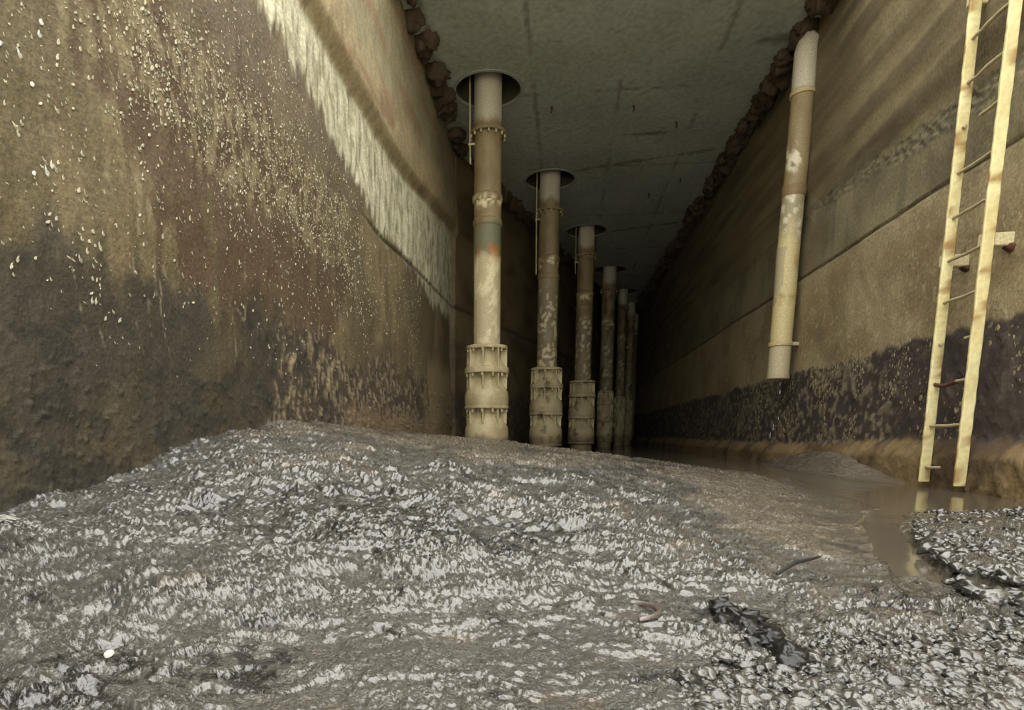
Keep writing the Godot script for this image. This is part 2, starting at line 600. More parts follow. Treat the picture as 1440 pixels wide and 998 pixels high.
func relief_right(z: float, h: float) -> float:
	var d := 0.014 * nb.get_noise_2d(z * 100.0 + 33.0, h * 100.0) + 0.005 * na.get_noise_2d(z * 400.0, h * 300.0)
	d += 0.05 * nb.get_noise_2d(z * 20.0, h * 20.0 + 40.0)
	d += 0.014 * na.get_noise_2d(z * 26.0 + h * 14.0, h * 330.0 + 700.0) * sm(2.5, 2.8, h)
	var bb := -0.03 - 0.08 * sm(4.0, 8.5, z)
	d += 0.10 * sm(bb + 0.02, bb - 0.16, h)
	d -= 0.018 * (1.0 - sm(0.006, 0.024, absf(h - 1.94)))
	var rl := 2.42 + 0.24 * sm(4.6, 7.5, z)
	d += 0.022 * nb.get_noise_2d(z * 1300.0 + 400.0, h * 1500.0 + 300.0) * (1.0 - sm(0.02, 0.16, absf(h - rl)))
	d += 0.008 * sm(0.0, 0.35, nb.get_noise_2d(z * 900.0 + 400.0, h * 620.0 + 300.0)) * (1.0 - sm(0.72, 0.8, h))
	d += 0.05 * sm(rl, rl + 0.5, h)
	return d

func build_right() -> void:
	var zs := [ZBACK, 0.5, 1.5, 2.3, 2.8]
	var z := 3.2
	while z < ZEND + 0.4:
		zs.append(z)
		z += 0.017 * pow(maxf(z, 3.6) / 4.0, 1.5)
	var hs := []
	var h := -1.0
	while h < CEIL + 0.08:
		hs.append(h)
		h += 0.04 if h < -0.5 else 0.012 if h < 2.9 else 0.022
	var p := PackedVector3Array()
	var col := PackedColorArray()
	for hv in hs:
		for zv in zs:
			p.append(V(right_x(zv) - relief_right(zv, hv), hv, zv))
			col.append(col_right(zv, hv))
	var w := struct("wall_right", grid_mesh(p, zs.size(), hs.size(), col, Vector3.LEFT), M.concrete, "tan concrete wall with a black tide band, behind the ladder and drain pipe", "wall")
	core(w, V(right_x(ZBACK) + 0.35, 1.95, ZBACK), V(right_x(ZEND) + 0.35, 1.95, ZEND))
	# specks of pale scale above the tide band
	var fl := lump(0.5, 0.28, 0.5, 0.25, 0.7, 3.0, 4, 6)
	rng.seed = 19
	var xf := []
	var tn := []
	var tries := 0
	while xf.size() < 4200 and tries < 60000:
		tries += 1
		var zz := 3.7 + 6.5 * pow(rng.randf(), 1.3)
		var hv := rng.randf_range(-0.05, 1.9)
		var dens := 0.55 * sm(-0.1, 0.4, nb.get_noise_2d(zz * 130.0, hv * 130.0 + 70.0))
		if hv < 0.78:
			dens *= 1.5 * sm(5.0, 5.8, zz) + 0.25
		elif hv > 1.5:
			dens *= 0.4
		if rng.randf() > dens:
			continue
		var s := 0.008 + 0.026 * pow(rng.randf(), 2.2)
		var n := Vector3(-1, 0, -RB).normalized()
		var bas := Basis(Vector3(0, 1, 0).cross(n), n, Vector3(0, 1, 0)).orthonormalized().rotated(n, rng.randf_range(-0.4, 0.4))
		bas = bas.scaled_local(Vector3(s * rng.randf_range(0.6, 1.1), s * 0.35, s * rng.randf_range(0.9, 1.9)))
		xf.append(Transform3D(bas, V(right_x(zz) - relief_right(zz, hv), hv, zz)))
		var g := rng.randf_range(0.55, 1.0)
		tn.append(c(178, 164, 124) * Color(g, g, g))
	scatter("scale_flakes", fl, M.shellwhite, xf, w, tn)

func build_ends() -> void:
	var b := bar(1.6, 6.2, 0.4, 0.01)
	var w := struct("wall_back", b, M.concrete_plain, "dark concrete wall closing the far end of the sump", "wall")
	w.position = V(6.75, 1.95, ZEND + 0.2)
	var f := struct("floor", bar(16.0, 0.3, 36.0, 0.01), M.concrete_plain, "concrete floor of the sump under sludge and water", "floor")
	f.position = V(3.0, -1.15, 9.5)
	var g := struct("ground", bar(60.0, 0.3, 40.0, 0.01), M.bounce_apron, "added pale concrete ground outside the open mouth, bouncing light into the sump", "ground")  # added ground, made pale and wide to bounce light into the sump
	g.position = V(2.0, -0.60, ZBACK - 20.1)

# ---------------------------------------------------------------- soffit
func seam_dist(x: float, z: float) -> float:
	# imprint of 1.2 x 2.4 m shuttering boards, laid along the sump
	var across := x - 0.169 * (z - 7.42) - 0.68
	var a := absf(fposmod(across + 0.6, 1.22) - 0.6)
	var b := absf(fposmod(z + 0.10 * across - 9.3 + 1.2, 2.44) - 1.2)
	return minf(a, b)

func build_ceiling() -> void:
	var nu := 170
	var zs := []
	var z := ZROOF
	while z < ZEND + 0.5:
		zs.append(z)
		z += 0.045 * maxf(1.0, z / 9.0)
	var nv: int = zs.size()
	var p := PackedVector3Array()
	var col := PackedColorArray()
	for zv in zs:
		var x0 := (left_x(zv) if zv < LEND else far_x(zv)) - 0.35
		var x1 := right_x(zv) + 0.35
		for i in nu:
			var x := lerpf(x0, x1, i / (nu - 1.0))
			var zz: float = zv
			for q in PUMPS:
				var d := Vector2(x - q[0], zz - q[1])
				if d.length() < 0.53 and d.length() > 0.001:
					if d.length() > 0.40:
						d = d.normalized() * 0.48
						x = q[0] + d.x
						zz = q[1] + d.y
			var s := seam_dist(x, zz)
			var n1 := nb.get_noise_2d(x * 70.0, zz * 70.0)
			var n2 := na.get_noise_2d(x * 500.0, zz * 500.0)
			var patchy := sm(-0.2, 0.25, nb.get_noise_2d(x * 120.0 + 800.0, zz * 120.0))
			var g := (1.0 - sm(0.006, 0.045, s + n2 * 0.03)) * patchy
			p.append(V(x, CEIL + 0.006 * n1 + 0.012 * g, zz))
			var k := c(180, 184, 170).lerp(c(164, 168, 154), clampf(n1 + 0.4, 0, 1))
			k = k.lerp(c(150, 147, 130), sm(0.25, 0.6, n2) * 0.5)
			k = k.lerp(c(118, 114, 98), g * 0.7)
			# wandering damp stains
			for st in [[1.8, 11.87, 4.22, 10.95, 0.07], [3.52, 15.1, 5.35, 14.3, 0.06], [2.57, 10.46, 3.24, 10.39, 0.06], [2.43, 9.14, 3.2, 9.08, 0.03], [3.7, 8.1, 4.4, 8.0, 0.12], [0.1, 10.35, 0.9, 10.9, 0.04]]:
				var a := Vector2(st[0], st[1])
				var b := Vector2(st[2], st[3])
				var pt := Vector2(x, zz)
				var f := clampf((pt - a).dot(b - a) / (b - a).length_squared(), 0.0, 1.0)
				var dd := pt.distance_to(a.lerp(b, f)) + absf(n1) * 0.12 + n2 * 0.05
				k = k.lerp(c(108, 103, 88), (1.0 - sm(float(st[4]) * 0.3, float(st[4]) * 1.5, dd)) * 0.8)
			col.append(k)
	var keep := PackedByteArray()
	keep.resize(p.size())
	for j in nv - 1:
		for i in nu - 1:
			var ok := 1
			for q in PUMPS:
				for m in [p[j * nu + i], p[j * nu + i + 1], p[(j + 1) * nu + i], p[(j + 1) * nu + i + 1]]:
					if Vector2(m.x - q[0], -m.z - q[1]).length() < 0.465:
						ok = 0
			keep[j * nu + i] = ok
	var o := struct("ceiling", grid_mesh(p, nu, nv, col, Vector3.DOWN, keep), M.soffit, "grey concrete soffit with board marks and round pump openings", "ceiling")
	var slab := obj("slab", bar(15.0, 0.4, ZEND + 0.6 - ZROOF, 0.01), M.rough_core, o)
	slab.position = V(3.4, CEIL + 1.4, (ZEND + 0.6 + ZROOF) / 2.0)
	var edge := obj("slab_edge", bar(7.0, 1.6, 0.2, 0.01), M.rough_core, o)
	edge.position = V(1.5, CEIL + 0.8, ZROOF - 0.1)
	for q in PUMPS:
		var s := obj("opening_rim", lathe([Vector2(0.51, 0.01), Vector2(0.51, -0.007), Vector2(0.509, -0.0078), Vector2(0.465, -0.0078), Vector2(0.464, -0.007), Vector2(0.46, 0.03)], 40), M.rim, o)
		s.position = V(q[0], CEIL, q[1])
		obj("sleeve", lathe([Vector2(0.46, 0.025), Vector2(0.458, 0.2), Vector2(0.458, 1.2)], 40), M.sleeve_shade, s)  # shade inside the opening is put into the dark sleeve colour
	for q in [[1.28, 9.61], [2.5, 9.58], [3.72, 12.83], [3.3, 10.05], [4.1, 12.1]]:
		var s := obj("tie_stub", tube([Vector3.ZERO, Vector3(0.01, -0.05, 0.01), Vector3(0.0, -0.11, 0.03)], [0.014, 0.013, 0.008], 6), M.rust, o)
		s.position = V(q[0], CEIL + 0.01, q[1])

func edge_x(edge: String, z: float) -> float:
	return right_x(z) - 0.08 if edge == "right" else left_x(z) + 0.08 if edge == "left" else far_x(z) + 0.02

func foam_run(called: String, label: String, edge: String, z0: float, z1: float, inward: float, sd: int) -> void:
	rng.seed = sd
	var kinds := []
	for k in 6:
		kinds.append(lump(0.5, 0.5, 0.5, 0.36, 1.0, k + sd, 12, 16))
	var t := thing(called, label, "sealant", V(edge_x(edge, z0), CEIL - 0.1, z0))
	var z := z0
	while z < z1:
		var s := rng.randf_range(0.16, 0.30)
		if rng.randf() < 0.88:
			var o := obj("foam_lump", kinds[rng.randi() % 6], M.foam, t)
			o.position = V(edge_x(edge, z) + inward * rng.randf_range(0.02, 0.16), CEIL - rng.randf_range(0.0, 0.06), z) - t.position
			o.rotation = Vector3(rng.randf() * TAU, rng.randf() * TAU, rng.randf() * TAU)
			o.scale = Vector3(s * 1.2, s, s * 1.1)
		z += s * (rng.randf_range(0.4, 0.75) if edge != "left" else rng.randf_range(0.5, 1.2))

# ---------------------------------------------------------------- pumps
# paint, rust and scale on round things, by their own height
func paint(tint: String, q: Vector3) -> Color:
	if tint == "drain":
		return drain_tint(q)
	if tint.begins_with("column"):
		return pump_tint(int(tint.right(1)), q)
	if tint.begins_with("bowl"):
		return bowl_tint(int(tint.right(1)), q)
	if tint == "far":
		return c(120, 98, 66).lerp(c(206, 198, 172), sm(1.6, 1.75, q.y))
	return {"mouth": c(190, 176, 138), "joint": c(142, 118, 80), "strap": c(206, 186, 136)}[tint]

func pump_tint(kind: int, q: Vector3) -> Color:
		var off := kind * 531.0
		var h := q.y - 1.0
		var d := Vector2(q.x, q.z).normalized() * 0.2
		var x := d.x
		var z := d.y
		var b := nb.get_noise_3d(x * 420.0 + off, h * 190.0, z * 420.0)
		var f := na.get_noise_3d(x * 900.0 + off, h * 700.0, z * 900.0)
		var hh := h + b * 0.12
		var white := c(214, 206, 180)
		var brown := c(160, 142, 100).lerp(c(138, 117, 78), clampf(b * 1.5 + 0.4, 0, 1))
		var grey := c(150, 138, 104).lerp(c(128, 116, 88), clampf(b + 0.4, 0, 1))
		var cream := c(244, 230, 184)
		var rusty := c(176, 116, 52)
		var k := brown
		if kind == 0:
			k = brown.lerp(c(124, 124, 92), sm(3.06, 2.98, hh))
			k = k.lerp(rusty, sm(2.78, 2.7, hh) * sm(-0.3, 0.2, b + f * 0.5))
			k = k.lerp(c(210, 194, 150), sm(2.62, 2.5, hh))
			k = k.lerp(cream, sm(2.7, 2.45, hh) * sm(0.02, 0.22, b + f * 0.3))
			k = k.lerp(c(232, 220, 176), sm(1.5, 1.36, hh) * sm(-0.1, 0.3, f))
		else:
			k = brown.lerp(grey, sm(2.95, 2.75, hh))
			k = k.lerp(c(224, 210, 164), sm(2.9, 2.7, h) * sm(0.16, 0.26, f * 0.7 + b * 0.7))
			if kind > 2:
				k = k.lerp(c(92, 74, 52), sm(0.0, 0.4, b) * 0.8)
		k = k.lerp(white, sm(4.36, 4.5, hh))
		k = k.lerp(c(240, 226, 176), (1.0 - sm(0.03, 0.10, absf(h - 3.30 + b * 0.1))) * sm(0.1, 0.3, f + 0.1))
		return dry(k, 0.04)

func bowl_tint(kind: int, q: Vector3) -> Color:
		var off := kind * 77.0 + 9.0
		var h := q.y - 1.0
		var a := atan2(q.z, q.x)
		var b := nb.get_noise_3d(cos(a) * 130.0 + off, h * 230.0, sin(a) * 130.0)
		var f := na.get_noise_3d(cos(a) * 330.0 + off, h * 560.0, sin(a) * 330.0)
		var k := c(216, 202, 158).lerp(c(186, 168, 122), clampf(b * 1.4 + 0.35, 0, 1))
		k = k.lerp(c(222, 208, 160), sm(0.25, 0.5, f) * 0.7)
		k = k.lerp(c(112, 94, 60), sm(0.02, -0.10, h + b * 0.10) * 0.8)
		if kind > 0:
			k = k.lerp(c(70, 58, 42), sm(0.34, 0.40, b + f * 0.15) * 0.9)
			k = k.lerp(c(160, 146, 110), 0.35)
		return dry(k, 0.02)

func bolts(n: int, r: float, y: float, s: float, parent: Node) -> void:
	var b := CylinderMesh.new()
	b.top_radius = s
	b.bottom_radius = s
	b.height = s * 2.4
	b.radial_segments = 6
	b.rings = 0
	for i in n:
		var a := TAU * (i + 0.5) / n
		obj("bolt", b, M.rung, parent).position = Vector3(cos(a) * r, y, sin(a) * r)

func build_pump(k: int, label: String, cat_group: String) -> void:
	var q: Array = PUMPS[k]
	var t := thing("vertical_pump", label, "pump", V(q[0], -1.0, q[1]), cat_group)
	var tint := "column%d" % k
	var bt := "bowl%d" % k
	var seg := 36 if k < 3 else 24
	var step := 0.025 if k < 3 else 0.05
	var R := 0.2
	obj("column_pipe", lathe(dense([Vector2(R, 2.3), Vector2(R, 7.0)], step), seg, tint, 0.002), M.cast, t)
	# bolted flange below the soffit
	var fl := obj("column_flange", lathe(ring_profile(R, 0.262, 5.25, 5.30), seg, tint), M.cast, t)
	if k < 4:
		bolts(14, 0.245, 5.225, 0.017, fl)
	# couplings half way down
	for y in ([4.40, 4.06] if k < 3 else [4.15]):
		var cp := obj("coupling", lathe([Vector2(R, y - 0.06), Vector2(R + 0.018, y - 0.045), Vector2(R + 0.022, y), Vector2(R + 0.018, y + 0.03), Vector2(R, y + 0.05)], seg, tint, 0.006), M.cast, t)
		cp.rotation.y = 0.3
	# bowl assembly
	var top := obj("bowl_flange", lathe(ring_profile(R, 0.315, 2.255, 2.31, 0.01), seg, bt, 0.004), M.cast, t)
	if k < 4:
		bolts(12, 0.292, 2.235, 0.018, top)
	obj("suction_case", lathe(dense([Vector2(0.29, 2.0), Vector2(0.275, 2.03), Vector2(0.225, 2.10), Vector2(0.205, 2.18), Vector2(0.205, 2.26)], 0.02), seg, bt, 0.004), M.cast, t)
	var r1 := obj("clamp_ring", lathe(ring_profile(0.2, 0.335, 1.90, 1.995, 0.012), seg, bt, 0.004), M.cast, t)
	if k < 4:
		bolts(12, 0.308, 1.878, 0.02, r1)
	var bowl := [Vector2(0.31, 1.40), Vector2(0.328, 1.42), Vector2(0.335, 1.47), Vector2(0.335, 1.56), Vector2(0.325, 1.62), Vector2(0.295, 1.68), Vector2(0.24, 1.76), Vector2(0.212, 1.84), Vector2(0.212, 1.91)]
	obj("bowl_case", lathe(dense(bowl, 0.022), seg, bt, 0.004), M.cast, t)
	var r2 := obj("clamp_ring", lathe(ring_profile(0.2, 0.338, 1.375, 1.425, 0.01), seg, bt, 0.004), M.cast, t)
	if k < 4:
		bolts(12, 0.308, 1.352, 0.02, r2)
	var low := []
	for v in bowl:
		low.append(Vector2(v.x, v.y - 0.52 if v.y > 1.5 else 0.80 + (v.y - 1.4) * 1.6))
	obj("bowl_case", lathe(dense(low, 0.022), seg, bt, 0.004), M.cast, t)
	obj("clamp_ring", lathe(ring_profile(0.2, 0.34, 0.755, 0.81, 0.01), seg, bt, 0.004), M.cast, t)
	obj("suction_bell", lathe(dense([Vector2(0.40, 0.0), Vector2(0.40, 0.06), Vector2(0.33, 0.3), Vector2(0.27, 0.55), Vector2(0.27, 0.76)], 0.03), seg, bt, 0.004), M.cast, t)
	# webs between flange and bowl
	for i in 8:
		var a := TAU * (i + 0.28) / 8.0
		for w in [[2.13, 0.27, 0.115], [1.79, 0.24, 0.12], [1.265, 0.23, 0.12]]:
			var o := obj("rib", bar(w[2], w[1], 0.020, 0.004), M.rib, t)
			o.position = Vector3(cos(a) * 0.253, w[0], sin(a) * 0.253)
			o.rotation.y = -a
	# the machines further in are slimmer
	if k >= 3:
		for o in t.get_children():
			if not (o.name.begins_with("column") or o.name.begins_with("coupling")):
				o.scale = Vector3(0.76, 1, 0.76)
				o.position *= Vector3(0.76, 1, 0.76)
	if k >= 4:
		t.scale = Vector3(0.78, 1, 0.78)
	# thin lubrication line strapped beside the column
	if k < 3:
		var lt := obj("lube_line", tube([Vector3(-0.26, 6.2, 0.05), Vector3(-0.26, 5.1, 0.05), Vector3(-0.255, 4.9, 0.05), Vector3(-0.25, 4.1 if k == 1 else 4.85, 0.05)], [0.012, 0.012, 0.012, 0.012], 8), M.rung, t)
		obj("line_clip", bar(0.1, 0.03, 0.03, 0.004), M.rung, lt).position = Vector3(-0.235, 5.12, 0.05)

# ---------------------------------------------------------------- drain pipe and ladder
func drain_tint(pt: Vector3) -> Color:
		var h := pt.y + 0.71
		var b := nb.get_noise_3d(pt.x * 500.0, h * 220.0, pt.z * 500.0)
		var f := na.get_noise_3d(pt.x * 800.0, h * 600.0, pt.z * 800.0)
		var brown := c(168, 150, 108).lerp(c(148, 128, 88), clampf(b * 1.4 + 0.4, 0, 1))
		var k := brown.lerp(c(170, 160, 124), sm(2.95, 2.88, h + b * 0.05))
		k = k.lerp(c(216, 200, 146), sm(2.75, 2.3, h + b * 0.3))
		k = k.lerp(c(182, 156, 100), sm(0.2, 0.5, b + f * 0.3) * sm(2.4, 2.0, h))
		k = k.lerp(c(198, 184, 148), sm(1.15, 1.08, h))
		k = k.lerp(c(220, 212, 186), sm(4.06, 4.14, h + b * 0.06))
		k = k.lerp(c(236, 228, 196), (1.0 - sm(0.06, 0.16, absf(h - 3.38 + b * 0.2))) * sm(0.05, 0.2, f + b))
		k = k.lerp(c(236, 228, 196), (1.0 - sm(0.06, 0.2, absf(h - 2.70 + b * 0.3))) * sm(0.05, 0.25, f))
		return k

func build_drain() -> void:
	var z := 7.83
	var x := right_x(z) - 0.20
	var t := thing("drain_pipe", "cream painted drain pipe strapped to the tan wall, open at the bottom", "pipe", V(x, 0.71, z))
	var R := 0.128
	var off := Vector3(0.055, 0, 0)
	var pts := []
	var rad := []
	for i in 120:
		var h := 3.82 * i / 119.0
		pts.append(Vector3(0, h, 0) + off * sm(0.0, 3.8, h) + Vector3(0.012 * na.get_noise_1d(h * 60.0), 0, 0))
		rad.append(R + 0.003 * na.get_noise_1d(h * 300.0))
	for i in 8:
		var a := (i + 1) / 8.0 * 0.9
		pts.append(Vector3(0.055 + 0.17 * (1.0 - cos(a)), 3.82 + 0.22 * sin(a), 0))
		rad.append(R * (1.0 - 0.10 * a))
	obj("pipe_body", tube(pts, rad, 28, "drain", true), M.cast, t)
	obj("pipe_mouth", lathe([Vector2(R + 0.004, 0.05), Vector2(R + 0.007, 0.0), Vector2(R + 0.004, -0.006), Vector2(R - 0.008, -0.006), Vector2(R - 0.01, 0.0), Vector2(R - 0.012, 0.0005)], 28, "mouth"), M.cast, t)
	obj("pipe_bore", lathe([Vector2(R - 0.009, -0.004), Vector2(R - 0.010, 0.2), Vector2(R - 0.010, 1.6), Vector2(0.001, 1.62)], 28, "mouth"), M.cast, t)
	var cp := obj("coupling", lathe([Vector2(R, -0.07), Vector2(R + 0.012, -0.06), Vector2(R + 0.014, 0.05), Vector2(R, 0.06)], 28, "joint", 0.004), M.cast, t)
	cp.position = Vector3(0.035, 2.27, 0)
	for h in [0.43, 3.38]:
		var s := obj("pipe_strap", lathe(ring_profile(R - 0.01, R + 0.014, -0.028, 0.028, 0.004), 28, "strap"), M.cast, t)
		s.position = Vector3(0.055 * sm(0.0, 3.8, h), h, 0)
		var br := obj("strap_bracket", bar(0.12, 0.045, 0.05, 0.005), M.rung, s)
		br.position = Vector3(R + 0.05, 0, 0.05)
	# trickle from the open end
	for d in [[0.01, -0.06, 0.05], [0.015, -0.16, 0.04], [-0.04, -0.62, 0.05], [-0.07, -0.72, 0.05], [0.02, -0.5, 0.03]]:
		var o := obj("water_drop", lathe([Vector2(0.0, -d[2]), Vector2(0.006, -d[2] * 0.7), Vector2(0.007, -d[2] * 0.3), Vector2(0.004, d[2] * 0.3), Vector2(0.0, d[2])], 8), M.drop)
		o.position = V(x + d[0], 0.71 + d[1], z - 0.05)
		o.set_meta("label", "drop of water falling from the open mouth of the drain pipe")
		o.set_meta("category", "water drop")
		o.set_meta("group", "drops under the drain pipe")

func build_far_pipe() -> void:
	var z := 24.3
	var t := thing("drain_pipe", "dim pale-topped pipe beside the last pump in the dark end", "pipe", V(right_x(z) - 0.30, 2.4, z))
	obj("pipe_body", lathe(dense([Vector2(0.19, 0.0), Vector2(0.2, 0.01), Vector2(0.2, 2.46)], 0.1), 20, "far"), M.cast, t)
	obj("pipe_strap", lathe(ring_profile(0.19, 0.22, 1.5, 1.56), 20, "strap"), M.cast, t)

func ladder_tint(pt: Vector3) -> Color:
		var b := nb.get_noise_3d(pt.x * 400.0, pt.y * 260.0, pt.z * 400.0 + 70.0)
		var f := na.get_noise_3d(pt.x * 900.0, pt.y * 500.0, pt.z * 900.0)
		var k := c(232, 222, 168).lerp(c(214, 200, 142), clampf(b * 1.5 + 0.4, 0, 1))
		k = k.lerp(c(168, 138, 88), sm(0.28, 0.42, f + b * 0.3))
		return k

func build_ladder() -> void:
	var za := 4.585
	var zb := 4.17
	var off := 0.15
	var base := V(right_x(za) - off, -0.62, za)
	var t := thing("ladder", "cream painted steel ladder with broken rungs fixed to the tan wall", "ladder", base)
	var dir := (V(right_x(zb), 0, zb) - V(right_x(za), 0, za))
	var wide := dir.length()
	var turn := atan2(dir.x, dir.z)
	# rails: flat bars with a flaking edge
	for e in 2:
		var z := za if e == 0 else zb
		var at := V(right_x(z) - off, -0.62, z) - base
		var p := PackedVector3Array()
		var idx := PackedInt32Array()
		var col := PackedColorArray()
		var rows := 130
		for j in rows:
			var y := lerpf(0.255, 4.6, j / (rows - 1.0))
			var w := 0.037 + 0.003 * na.get_noise_2d(y * 900.0, e * 300.0)
			var d := 0.013 + 0.002 * na.get_noise_2d(y * 700.0, e * 300.0 + 50.0)
			for s in [[-1, -0.6], [-0.8, -1], [0.8, -1], [1, -0.6], [1, 0.6], [0.8, 1], [-0.8, 1], [-1, 0.6]]:
				p.append(Vector3(s[0] * w, y, s[1] * d))
				col.append(ladder_tint(p[-1] + Vector3(e, 0, 0)))
		for j in rows - 1:
			for i in 8:
				var a := j * 8 + i
				var b := j * 8 + (i + 1) % 8
				idx.append_array(PackedInt32Array([a, b, a + 8, b, b + 8, a + 8]))
		var rail := obj("rail", smooth_mesh(p, idx, col), M.paint, t)
		rail.position = at
		rail.rotation.y = turn
	# rungs: (height above the eye, start, end) as fractions from the inner rail; some are broken off
	for r in [[-0.25, 0.0, 0.42], [0.06, 0, 1], [0.374, 0.62, 1], [0.668, 0.0, 0.1], [0.668, 0.72, 1], [0.966, 0, 1], [1.262, 0, 1], [1.56, 0, 1], [1.86, 0, 1], [2.165, 0.0, 0.1], [2.165, 0.45, 1], [2.46, 0, 1], [2.75, 0, 1], [3.05, 0, 1], [3.35, 0, 1]]:
		var pts := []
		var rad := []
		for i in 9:
			var f := lerpf(r[1], r[2], i / 8.0)
			var wob := 0.008 * na.get_noise_2d(float(r[0]) * 900.0, f * 200.0)
			pts.append(dir * f + Vector3(0, float(r[0]) + 0.62 + wob, 0))
			rad.append(0.012 + 0.003 * na.get_noise_2d(float(r[0]) * 500.0 + 40.0, f * 400.0))
		obj("rung", tube(pts, rad, 8), M.rung, t)
	var rot := []
	var rr := []
	for i in 9:
		var f := lerpf(0.02, 0.62, i / 8.0)
		rot.append(dir * f + Vector3(0, 0.374 + 0.62 - 0.02 * sin(f * 5.0), 0))
		rr.append(0.014 + 0.010 * na.get_noise_1d(f * 900.0))
	var rusted := obj("rung", tube(rot, rr, 8), M.rust, t)
	rusted.set_meta("label", "rusted and flaking rung")
	# stand-off brackets to the wall
	for b in [[za, 1.27], [zb, 1.29], [za, 3.02], [zb, 3.02]]:
		var br := obj("wall_bracket", bar(off + 0.1, 0.085, 0.05, 0.006), M.painted, t)
		br.position = V(right_x(b[0]) - off / 2.0 + 0.02, b[1], b[0] + 0.01) - base
		br.rotation.y = turn
		var rl := obj("rust_patch", lump(0.05, 0.035, 0.04, 0.35, 0.9, b[0] + b[1], 6, 8), M.rust, br)
		rl.position = Vector3(0.07, -0.05, 0.01)

# ---------------------------------------------------------------- sludge
const UC := [-1.0, -0.6, -0.4, -0.25, -0.1, 0.08, 0.22, 0.37, 0.53, 0.7, 0.9, 1.2]
const ZR := [0.35, 0.85, 1.2, 1.7, 2.2, 3.0, 4.0, 5.2, 6.5, 8.0, 10.0, 13.0]
const HT := [
	[-0.42, -0.42, -0.42, -0.42, -0.42, -0.42, -0.42, -0.42, -0.42, -0.42, -0.42, -0.42],
	[-0.36, -0.38, -0.40, -0.40, -0.40, -0.40, -0.40, -0.40, -0.40, -0.39, -0.39, -0.39],
	[-0.32, -0.35, -0.37, -0.38, -0.38, -0.385, -0.385, -0.385, -0.385, -0.385, -0.385, -0.39],
	[-0.27, -0.29, -0.31, -0.32, -0.335, -0.345, -0.355, -0.37, -0.38, -0.395, -0.375, -0.37],
	[-0.20, -0.22, -0.24, -0.26, -0.28, -0.30, -0.32, -0.345, -0.37, -0.395, -0.365, -0.355],
	[-0.03, -0.03, -0.05, -0.10, -0.17, -0.22, -0.26, -0.31, -0.36, -0.40, -0.40, -0.39],
	[0.08, 0.08, 0.08, 0.06, -0.05, -0.14, -0.20, -0.285, -0.37, -0.43, -0.47, -0.47],
	[0.09, 0.09, 0.09, 0.07, -0.01, -0.09, -0.18, -0.285, -0.39, -0.45, -0.48, -0.48],
	[0.05, 0.05, 0.05, 0.05, 0.0, -0.11, -0.23, -0.35, -0.44, -0.48, -0.5, -0.5],
	[0.01, 0.01, 0.01, 0.01, -0.01, -0.15, -0.33, -0.45, -0.52, -0.55, -0.55, -0.55],
	[0.0, 0.0, 0.0, 0.0, -0.02, -0.32, -0.5, -0.6, -0.62, -0.62, -0.62, -0.62],
	[-0.6, -0.6, -0.6, -0.6, -0.6, -0.6, -0.65, -0.65, -0.65, -0.65, -0.65, -0.65]]
const CHANNEL := [[2.55, 3.35], [2.2, 3.05], [1.85, 2.62], [1.62, 2.2], [1.40, 1.86], [1.31, 1.62], [1.36, 1.42], [1.55, 1.22]]

func hermite(a: float, b: float, d: float, e: float, t: float) -> float:
	return b + 0.5 * t * (d - a + t * (2.0 * a - 5.0 * b + 4.0 * d - e + t * (3.0 * (b - d) + e - a)))

func mud_row(z: float) -> Array:
	var k := 0
	while k < ZR.size() - 2 and z > ZR[k + 1]:
		k += 1
	var t: float = clampf((z - ZR[k]) / (ZR[k + 1] - ZR[k]), 0.0, 1.0)
	var out := []
	for i in UC.size():
		out.append(hermite(HT[maxi(k - 1, 0)][i], HT[k][i], HT[k + 1][i], HT[mini(k + 2, ZR.size() - 1)][i], t))
	return out

func mud_base(x: float, z: float, row: Array) -> float:
	var u := clampf(x / z, UC[0], UC[-1])
	var i := 0
	while i < UC.size() - 2 and u > UC[i + 1]:
		i += 1
	var t: float = (u - UC[i]) / (UC[i + 1] - UC[i])
	var h := hermite(row[maxi(i - 1, 0)], row[i], row[i + 1], row[mini(i + 2, UC.size() - 1)], t)
	# sludge banked against the foot of the tan wall
	if z > 3.6 and z < 10.0:
		var dz := (z - 6.4) / (1.25 if z < 6.4 else 2.1)
		var dx := (x - right_x(z) + 0.08) / 0.26
		h = maxf(h, lerpf(h, -0.19, exp(-dz * dz) * exp(-dx * dx)))
	return h

func mud_at(x: float, z: float) -> float:
	return mud_base(x, z, mud_row(z))

# the point of the sludge surface in a picture direction
func mud_hit(px: float, py: float) -> Vector2:
	var r := ray(px, py)
	r /= r.z
	var z := 0.5
	while z < 9.0:
		if r.y * z <= mud_at(r.x * z, z):
			break
		z += 0.01
	return Vector2(r.x * z, z)

func chan_dist(x: float, z: float) -> float:
	var best := 9.0
	var pt := Vector2(x, z)
	for k in CHANNEL.size() - 1:
		var a := Vector2(CHANNEL[k][0], CHANNEL[k][1])
		var b := Vector2(CHANNEL[k + 1][0], CHANNEL[k + 1][1])
		var f := clampf((pt - a).dot(b - a) / (b - a).length_squared(), 0.0, 1.0)
		best = minf(best, pt.distance_to(a.lerp(b, f)))
	return best

func coarse(x: float, z: float) -> float:
	# how broken up the surface is: smooth skin far off and along the shore, clods close by
	var u := x / z
	var k := 1.0 - 0.5 * sm(2.2, 4.2, z)
	k *= 1.0 - 0.75 * sm(0.3, 0.5, u) * sm(1.6, 2.3, z) * (1.0 - sm(0.72, 0.8, u))
	return k

